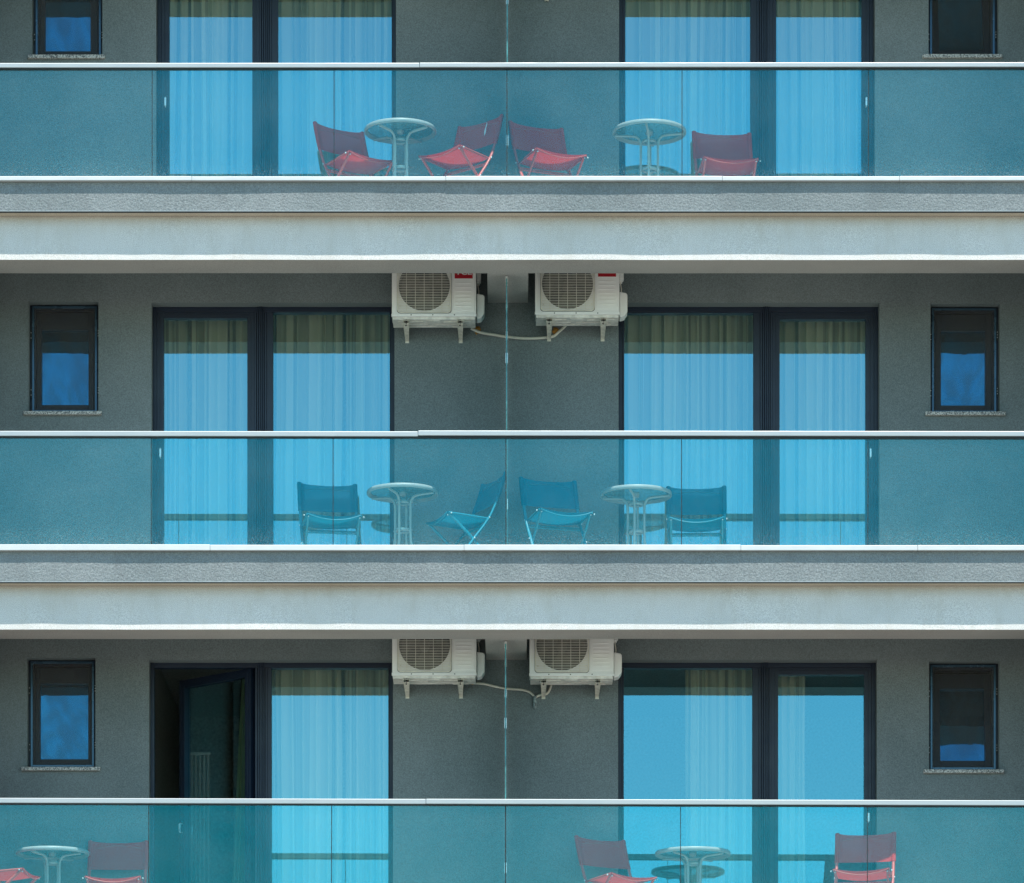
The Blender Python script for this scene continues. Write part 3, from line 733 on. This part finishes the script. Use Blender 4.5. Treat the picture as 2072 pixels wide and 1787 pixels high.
# ------------------------------------------------------------------ folding sling chairs
def make_chair(fab, tube, colour):
    t = empty('folding_chair', (0, 0, 0), local=True); W = .235
    back = [(.285, .885), (.262, .80), (.225, .69), (.182, .585), (.14, .50), (.075, .405), (0, .31), (-.11, .155), (-.21, .006)]
    seat_leg = [(-.215, .500), (-.12, .415), (0, .31), (.13, .16), (.26, .006)]
    def bx(z):   # back rail y at height z
        for (a, b) in zip(back, back[1:]):
            if b[1] <= z <= a[1]: return b[0] + (a[0] - b[0]) * (z - b[1]) / (a[1] - b[1])
        return back[0][0]
    for s in (-1, 1):
        m = MB(); m.tube(smooth_path([(s * W, y, z) for y, z in back], 4), .0105, 8, flat=1.3); m.build('leg', tube, t)
    for s in (-1, 1):
        m = MB(); m.tube(smooth_path([(s * (W - .022), y, z) for y, z in seat_leg], 3), .0100, 8, flat=1.3); lg = m.build('leg', tube, t)
        for (y, z) in ((-.21, .496), (0, .31), (.135, .49)):
            m = MB(); m.lathe([(.001, -s * .0), (.0065, 0), (.0065, s * .008), (.001, s * .011)], (s * (W + .009), y, z), 10, 'X'); m.build('rivet', M['chrome'], lg)
        m = MB(); m.lathe([(.001, 0), (.006, 0), (.006, -.008), (.001, -.010)], (s * (W - .022), -.224, .486), 10, 'Y'); m.build('rivet', M['chrome'], lg)
    # seat side rails and cross bars
    for s in (-1, 1):
        m = MB(); m.tube([(s * (W - .010), -.225, .505), (s * (W - .010), .145, .485)], .009, 8); m.build('seat_rail', tube, t)
    m = MB(); m.tube([(-W, .115, .445), (W, .115, .445)], .008, 8); m.tube([(-W, .10, .425), (W, .10, .425)], .006, 8)
    m.build('crossbar', tube, t)
    m = MB(); m.tube([(-W + .02, .235, .035), (W - .02, .235, .035)], .008, 8); m.build('crossbar', tube, t)
    # back sling (slightly hollow) with doubled sleeves round the rails
    m = MB(); nx, nz = 16, 8; vs = []
    for j in range(nz + 1):
        v = j / nz; z = .628 + (.875 - .628) * v
        for i in range(nx + 1):
            u = -1 + 2 * i / nx; hollow = .022 * (1 - u * u)
            zt = z - (.010 * (1 - u * u) if j == nz else 0) + .012 * (abs(u) ** 8) * (j == nz)
            vs.append((u * (W + .004), bx(z) + hollow - .004, zt))
    fs = [(j * (nx + 1) + i, j * (nx + 1) + i + 1, (j + 1) * (nx + 1) + i + 1, (j + 1) * (nx + 1) + i) for j in range(nz) for i in range(nx)]
    m.add(vs, fs, 0, True); bs = m.build('back_sling', fab, t, recalc=False)
    m = MB()
    for s in (-1, 1):
        P = [(s * W, bx(z), z) for z in (.628, .70, .77, .83, .88)]
        m.tube(P, .0145, 10, flat=1.35)
        m.add([(s * (W - .045), bx(z) + .006 - .004 * 0, z) for z in (.632, .75, .868)] + [(s * W, bx(z) - .010, z) for z in (.632, .75, .868)], [(0, 1, 4, 3), (1, 2, 5, 4)], 0, True)
    m.build('sleeve', fab, bs, recalc=False)
    # stitched inner seam sagging below the top edge
    m = MB(); m.tube([(u * W * .82, bx(.84) + .018 * (1 - u * u) - .004, .820 + .022 * (1 - abs(u)) ) for u in [k / 6 for k in range(-6, 7)]], .003, 6)
    m.build('seam', tube, bs)
    m = MB(); x0 = W * .30
    m.add([(x0, bx(.85) + .010, .832), (x0 + .075, bx(.85) + .005, .832), (x0 + .075, bx(.87) + .004, .864), (x0, bx(.87) + .008, .864)], [(0, 1, 2, 3)])
    m.build('fabric_label', fab, bs, recalc=False)
    # seat sling, slack between its side rails
    m = MB(); nx, ny = 16, 8; vs = []
    for j in range(ny + 1):
        v = j / ny; y = -.238 + (.125 + .238) * v
        for i in range(nx + 1):
            u = -1 + 2 * i / nx
            vs.append((u * (W - .006), y, .515 - .028 * v - (.026 + .022 * sin(pi * v)) * (1 - u * u)))
    fs = [(j * (nx + 1) + i, j * (nx + 1) + i + 1, (j + 1) * (nx + 1) + i + 1, (j + 1) * (nx + 1) + i) for j in range(ny) for i in range(nx)]
    m.add(vs, fs, 0, True)
    # the fabric turns down behind to the rear bar
    vs2 = []
    for j in range(3):
        for i in range(nx + 1):
            u = -1 + 2 * i / nx
            vs2.append((u * (W - .006), -.236 + .012 * j, .514 - .026 * (1 - u * u) - .009 * j))
    m.add(vs2, [(j * (nx + 1) + i, j * (nx + 1) + i + 1, (j + 1) * (nx + 1) + i + 1, (j + 1) * (nx + 1) + i) for j in range(2) for i in range(nx)], 0, True)
    ss = m.build('seat_sling', fab, t, recalc=False)
    m = MB(); m.tube([(u * (W - .012), -.240, .505 - .045 * (1 - u * u)) for u in [k / 8 for k in range(-8, 9)]], .0045, 6)
    m.build('seam', tube, ss)
    return t
CH = [ # colour, px mid of back top, py, floor, angle, label
    ('red', 685, 257, 0, 35, 'red folding chair left of the table on the top left balcony'),
    ('red', 973, 244, 0, -41, 'red folding chair with a white mark on its back beside the top divider'),
    ('red', 1084, 255, 0, 24, 'red folding sling chair just right of the top divider, turned to the right'),
    ('red', 1460, 267.5, 0, 6, 'red folding chair facing forward in front of the top right door'),
    ('red', 239.5, 1701, 2, 0, 'red folding chair facing forward beside the bottom left table'),
    ('red', 1213, 1700, 2, 32, 'red folding chair left of the table on the bottom right balcony'),
    ('red', 1752, 1685, 2, -9, 'red folding chair with sun on its back beside the bottom right door'),
    ('red', None, None, 2, 78, 'red folding chair cut by the left picture edge, showing only its sunlit seat'),
    ('blue', 662, 978, 1, 9, 'blue folding chair left of the table on the middle left balcony'),
    ('blue', 1000, 970, 1, -66, 'blue folding sling chair seen from its side, left of the middle divider'),
    ('blue', 1108, 969, 1, 17, 'blue folding sling chair right of the middle divider, against the grey wall'),
    ('blue', 1409, 984, 1, -2, 'blue folding chair right of the table on the middle right balcony'),
]
proto = {'red': make_chair(M['red'], M['redtube'], 'red'), 'blue': make_chair(M['blue'], M['bluetube'], 'blue')}
used = set()
for (c, px, py, f, ang, lab) in CH:
    o = copy_tree(proto[c]) if c in used else proto[c]; used.add(c)
    a = radians(ang); zf = FLOORS[f] + .012
    if px is not None:
        y = depth_of(py, zf + .885); x = PX(px, y)
        far = y + abs(.235 * sin(a)) + .045          # keep the back clear of the wall
        if far > YW and (796 < px < 1252): y -= far - YW
        off = Matrix.Rotation(a, 3, 'Z') @ Vector((0, .285, 0))
        x -= off.x; y -= off.y
    else: x, y = PX(9, .54), .54
    o.location = (x, y, zf); o.rotation_euler.z = a
    tag(o, lab, 'chair', 'red folding chairs' if c == 'red' else 'blue folding chairs')
    if 'white mark' in lab: marked = o
# white smear on one back
m = MB(); pts = [(.088, .845), (.093, .82), (.094, .79), (.099, .765), (.104, .74), (.106, .72)]
vs = []
for i, (x, z) in enumerate(pts):
    wdt = [.003, .005, .006, .009, .008, .002][i]
    for s in (-1, 1): vs.append((x + s * wdt, .262 - (.845 - z) * .43 + .0, z))
m.add(vs, [(2 * i, 2 * i + 1, 2 * i + 3, 2 * i + 2) for i in range(5)])
sm = m.build('white_mark', M['letter'], None, recalc=False); sm.parent = marked; sm.location = (0, 0, 0)

# ------------------------------------------------------------------ air conditioner outdoor units
def text_mesh(txt, size):
    cu = bpy.data.curves.new('t', 'FONT'); cu.body = txt; cu.size = size; cu.extrude = .0006; cu.align_x = 'CENTER'; cu.offset = size * .02
    ob = bpy.data.objects.new('t', cu); COL.objects.link(ob)
    bpy.context.view_layer.update()
    me = bpy.data.meshes.new_from_object(ob.evaluated_get(bpy.context.evaluated_depsgraph_get()))
    bpy.data.objects.remove(ob); me.materials.clear(); return me
def make_ac():
    """local origin: front lower left corner of the casing; x right, y into the wall, z up"""
    W, H, T = .700, .545, .255
    t = empty('air_conditioner', (0, 0, 0), local=True)
    gx0, gx1, gz0 = .048, .490, .030; gz1 = gz0 + .470
    cx, cz, R = (gx0 + gx1) / 2, gz0 + .228, .213
    m = MB()
    # casing: back, sides, top and the front sheet with its round opening
    m.box(0, W, T - .004, T, .012, H); m.box(0, .004, .004, T - .004, .012, H); m.box(W - .004, W, .004, T - .004, .012, H)
    m.box(0.004, W - .004, .004, T - .004, H - .004, H)
    n = 64; ring = [(cx + R * cos(2 * pi * k / n), cz + R * sin(2 * pi * k / n)) for k in range(n)]
    def out(k):
        a = 2 * pi * k / n; c, s = cos(a), sin(a); tx = ((W - cx) / c) if c > 1e-9 else ((0 - cx) / c if c < -1e-9 else 1e9)
        tz = ((H - cz) / s) if s > 1e-9 else ((0 - cz) / s if s < -1e-9 else 1e9)
        q = min(abs(tx), abs(tz)); return (cx + q * c, cz + q * s)
    outer = [out(k) for k in range(n)]
    vs = [(x, 0, z) for x, z in ring] + [(x, 0, z) for x, z in outer] + [(x, .03, z) for x, z in ring]
    fs = [(k, (k + 1) % n, n + (k + 1) % n, n + k) for k in range(n)] + [(k, 2 * n + k, 2 * n + (k + 1) % n, (k + 1) % n) for k in range(n)]
    m.add(vs, fs)
    # corner fillers of the front sheet
    for (X, Z) in ((0, 0), (W, 0), (W, H), (0, H)):
        a = atan2(Z - cz, X - cx) % (2 * pi); k = int(a / (2 * pi / n)); o1, o2 = outer[k % n], outer[(k + 1) % n]
        m.add([(o1[0], 0, o1[1]), (X, 0, Z), (o2[0], 0, o2[1])], [(0, 1, 2)])
    # folded lower lip and raised service panel
    m.box(-.004, W + .004, -.006, .012, -.002, .020)
    m.box(.512, .688, -.005, .0, .045, H - .02)
    for k in range(7): m.box(.528, .662, -.010, -.0052, .080 + k * .0315, .0855 + k * .0315)
    body = m.build('casing', M['acwhite'], t, bevel=.003)
    m = MB(); m.add([(cx - R - .01, .14, cz - R - .01), (cx + R + .01, .14, cz - R - .01), (cx + R + .01, .14, cz + R + .01), (cx - R - .01, .14, cz + R + .01)], [(0, 1, 2, 3)])
    m.lathe([(R, .028), (R, .14)], (cx, 0, cz), 48, 'Y')
    m.build('fan_shroud', M['dark'], t, recalc=False)
    m = MB(); m.lathe([(.001, .045), (.030, .048), (.045, .062), (.045, .10)], (cx, 0, cz), 24, 'Y')
    for b in range(3):
        a0 = b * 2 * pi / 3 + .5; vs = []
        for i in range(7):
            r = .04 + (.195 - .04) * i / 6; wdt = .45 + .42 * (i / 6)
            for j in range(6):
                q = a0 + (j / 5 - .5) * 2 * wdt * .9 + .25 * (i / 6)
                vs.append((cx + r * cos(q), .060 + .055 * (j / 5), cz + r * sin(q)))
        m.add(vs, [(i * 6 + j, i * 6 + j + 1, (i + 1) * 6 + j + 1, (i + 1) * 6 + j) for i in range(6) for j in range(5)], 0, True)
    m.build('fan', M['fan'], t, recalc=False)
    # wire grille
    m = MB(); rc = .022; P = []
    for (X, Z, a0) in ((gx1 - rc, gz1 - rc, 0), (gx0 + rc, gz1 - rc, 90), (gx0 + rc, gz0 + rc, 180), (gx1 - rc, gz0 + rc, 270)):
        for k in range(5):
            a = radians(a0 + k * 22.5); P.append((X + rc * cos(a), -.012, Z + rc * sin(a)))
    m.tube(P, .0045, 6, closed=True)
    k = 0; z = gz0 + .012
    shd = MB(); shd.tube([(p[0] + (p[0] - cx) * .012, -.0015, p[2] + (p[2] - cz) * .012) for p in P], .0035, 6, closed=True); shd.build('recess_shade_ring', M['gasket'], t)  # black ring paints the recess shadow round the grille
    while z < gz1 - .008:
        m.tube([(gx0 + .004, -.012, z), (gx0 + .012, -.024, z), (gx1 - .012, -.024, z), (gx1 - .004, -.012, z)], .0021, 4); z += .0135
    for i in range(1, 6):
        x = gx0 + (gx1 - gx0) * i / 6; m.tube([(x, -.026, gz0 + .004), (x, -.026, gz1 - .004)], .0020, 5)
    for x in (gx0 + .02, gx1 - .02): m.lathe([(.001, -.032), (.006, -.030), (.006, -.018)], (x, 0, gz0 + .045), 8, 'Y')
    m.build('fan_grille', M['wire'], t)
    # pressed base pan seen from below, with ridges
    m = MB(); m.box(.006, W - .006, .013, T + .012, -.024, .010)
    for (a, b, c, e) in ((.05, .26, .05, .09), (.29, .40, .03, .07), (.43, .55, .06, .10), (.08, .30, .13, .17), (.34, .62, .14, .18), (.12, .44, .20, .235), (.50, .64, .205, .24), (.58, .66, .04, .10)):
        m.box(a, b, c, e, -.032, -.0245)
    m.build('base_pan', M['acpan'], t, bevel=.006)
    m = MB()
    for x in (.16, .34, .52): m.lathe([(.001, -.0075), (.005, -.0070), (.005, -.006)], (x, 0, .010), 8, 'Y')
    m.build('screw', M['gasket'], t)
    # side valve cover and terminal box
    m = MB()
    c = [(W + .0045, .215), (W + .060, .205), (W + .070, .19), (W + .070, .05), (W + .045, .012), (W + .0045, .002)]
    nn = len(c); vs = [(x, .09, z) for x, z in c] + [(x, .235, z) for x, z in c]
    m.add(vs, [(i, (i + 1) % nn, nn + (i + 1) % nn, nn + i) for i in range(nn)] + [tuple(range(nn)), tuple(range(2 * nn - 1, nn - 1, -1))])
    m.build('valve_cover', M['acwhite'], t, bevel=.008)
    m = MB(); m.box(W + .0045, W + .040, .14, .235, .335, .50); m.box(W + .0045, W + .030, .15, .22, .315, .334); m.build('terminal_box', M['acwhite'], t, bevel=.006)
    m = MB(); m.tube(smooth_path([(W + .012, .17, .32), (W + .016, .165, .29), (W + .022, .17, .25), (W + .018, .18, .21)], 5), .0045, 8); m.build('cable', M['hose'], t)
    # brackets
    for x in (.118, .568):
        m = MB(); y1 = .368
        wf, wb_ = .024, .013                # the channel is wide in front and narrows towards the wall
        for s in (-1, 1):
            P = [(.004, -.012), (.004, -.060), (.20, -.085), (y1 - .004, -.112), (y1 - .004, -.030)]
            f_ = lambda y: wf + (wb_ - wf) * y / y1
            vs = [(x + s * (f_(y) - .0015), y, z) for y, z in P] + [(x + s * (f_(y) + .0015), y, z) for y, z in P]
            m.add(vs, [(i, (i + 1) % 5, 5 + (i + 1) % 5, 5 + i) for i in range(5)] + [(4, 3, 2, 1, 0), (5, 6, 7, 8, 9)])
        vs = [(x + q * f_(y), y, z) for (y, z) in ((.006, -.054), (.20, -.079), (y1 - .005, -.106)) for q in (-1, 1)]
        m.add(vs, [(0, 1, 3, 2), (2, 3, 5, 4)])
        m.box(x - .022, x + .022, .006, .24, -.0355, -.0325)
        m.box(x - .016, x + .016, y1 - .003, y1, -.125, -.02)
        br = m.build('bracket', M['bracket'], t)
        m = MB(); m.tube([(x, .020, -.06), (x, .020, .010)], .004, 8); m.lathe([(.008, 0), (.008, .007), (.001, .007)], (x, .020, -.042), 6)
        m.lathe([(.001, -.003), (.007, -.002), (.007, .002)], (x - .002, .050, -.062), 8, 'Y')
        m.build('bolt', M['gasket'], br)
    # badge
    m = MB(); m.box(.522, .672, -.0075, -.0055, .3125, .375); bd = m.build('badge', M['logo'], t)
    me = text_mesh('TCL', .060); me.name = 'lettering'; me.materials.append(M['letter'])
    o = bpy.data.objects.new('lettering', me); COL.objects.link(o); o.parent = bd
    for v in me.vertices: v.co = Vector((.597 + v.co.x * 1.25, -.0082 - v.co.z, .344 + v.co.y))
    return t
AC = [ (793, 640, 1, 'white outdoor air conditioner on the middle floor left of the divider'),
       (1083, 636.3, 1, 'white outdoor air conditioner on the middle floor right of the divider'),
       (793.6, 1366.5, 2, 'white outdoor air conditioner on the bottom floor, left of the divider'),
       (1071.6, 1367.5, 2, 'white outdoor air conditioner on the bottom floor, right of the divider')]
YA = YW - .37
ac0 = make_ac()
for i, (px, py, f, lab) in enumerate(AC):
    o = ac0 if i == 0 else copy_tree(ac0)
    o.location = (PX(px, YA), YA, PZ(py, YA))
    tag(o, lab, 'air conditioner', 'outdoor air conditioner units hung on the wall')
    if i >= 1: # each fan stopped at its own angle is not needed; the front badge sits slightly higher on the right unit
        pass

# ------------------------------------------------------------------ condensate hoses and foam
YP = YW - .018
def hose(pts, r=.0115):
    m = MB(); m.tube(smooth_path([(PX(a, YP + c), YP + c, PZ(b, YP + c)) for a, b, c in pts], 8), r, 10); return m
def cr(x, y, oy): return ((1400 + x * .5309) / 1.8533, (oy + y * .5309) / 1.8533)
pm = [cr(690, 530, 950), cr(760, 560, 950), cr(860, 577, 950), cr(945, 590, 950), cr(1080, 602, 950), cr(1225, 595, 950), cr(1275, 585, 950), cr(1305, 560, 950), cr(1350, 520, 950), cr(1365, 500, 950)]
dd = [-.04, -.02, 0, 0, 0, 0, 0, 0, -.06, -.12]
o = hose([(a, b, c) for (a, b), c in zip(pm, dd)]).build('drain_hose', M['hose'])
tag(o, 'cream drain hose sagging between the two middle floor air conditioners', 'hose')
pb = [cr(700, 436, 2330), cr(780, 442, 2330), cr(860, 460, 2330), cr(940, 476, 2330), cr(1040, 483, 2330), cr(1095, 497, 2330), cr(1125, 520, 2330), cr(1138, 545, 2330)]
o = hose([(a, b, -.03 if i == 0 else 0) for i, (a, b) in enumerate(pb)], .010).build('drain_hose', M['hose'])
tag(o, 'cream drain hose from the bottom left air conditioner down into the grey pipe stub', 'hose')
pb = [cr(1258, 425, 2330), cr(1255, 455, 2330), cr(1240, 495, 2330), cr(1215, 517, 2330), cr(1175, 523, 2330), cr(1150, 535, 2330), cr(1142, 552, 2330)]
o = hose([(a, b, 0) for i, (a, b) in enumerate(pb)], .010).build('drain_hose', M['hose'])
tag(o, 'short curled cream hose from the bottom right air conditioner into the grey pipe stub', 'hose')
a, b = cr(1140, 535, 2330); a2, b2 = cr(1140, 592, 2330)
m = MB(); m.tube(smooth_path([(PX(a, YP), YP, PZ(b, YP)), (PX(a, YP), YP, PZ((b + b2) / 2, YP)), (PX(a, YP), YP - .002, PZ(b2, YP)), (PX(a + 1, YP), YP + .02, PZ(b2 + 3, YP))], 4), .0165, 14)
m.lathe([(.016, 0), (.020, .001), (.020, .008), (.016, .010)], (PX(a, YP), YP, PZ(b, YP) - .005), 16)
tag(m.build('pipe_stub', M['pvc']), 'spotted grey pipe stub on the wall where both bottom hoses end', 'pipe')
m = MB(); x = PX(1103, YP); z = PZ(-3, YP)
m.tube(smooth_path([(x - .02, YP, z + .12), (x - .01, YP, z + .05), (x + .012, YP, z - .005)], 5), .014, 12); m.lathe([(.012, -.004), (.020, 0), (.020, .016), (.012, .02)], (x + .012, YP, z - .02), 14)
tag(m.build('pipe_stub', M['hose']), 'cream pipe end just visible at the top picture edge', 'pipe')
def blob(px, py, r, seed, lab):
    import bmesh
    bm = bmesh.new(); bmesh.ops.create_icosphere(bm, subdivisions=3, radius=r)
    for v in bm.verts: v.co *= 1 + .5 * noise.noise(v.co * 60 + Vector((seed, 0, 0))); v.co.y *= .45
    me = bpy.data.meshes.new('expanding_foam'); bm.to_mesh(me); bm.free(); me.materials.append(M['foam'])
    o = bpy.data.objects.new('expanding_foam', me); COL.objects.link(o); o.location = (PX(px, YW), YW - r * .15, PZ(py, YW))
    tag(o, lab, 'foam', 'foam patches round the hose holes')
a, b = cr(735, 545, 950); blob(a, b, .030, 3, 'orange foam patch beneath the middle left air conditioner')
a, b = cr(1288, 548, 950); blob(a, b, .026, 8, 'orange foam patch beneath the middle right air conditioner')
a, b = cr(703, 437, 2330); blob(a, b, .013, 5, 'small brown foam patch beneath the bottom left air conditioner')
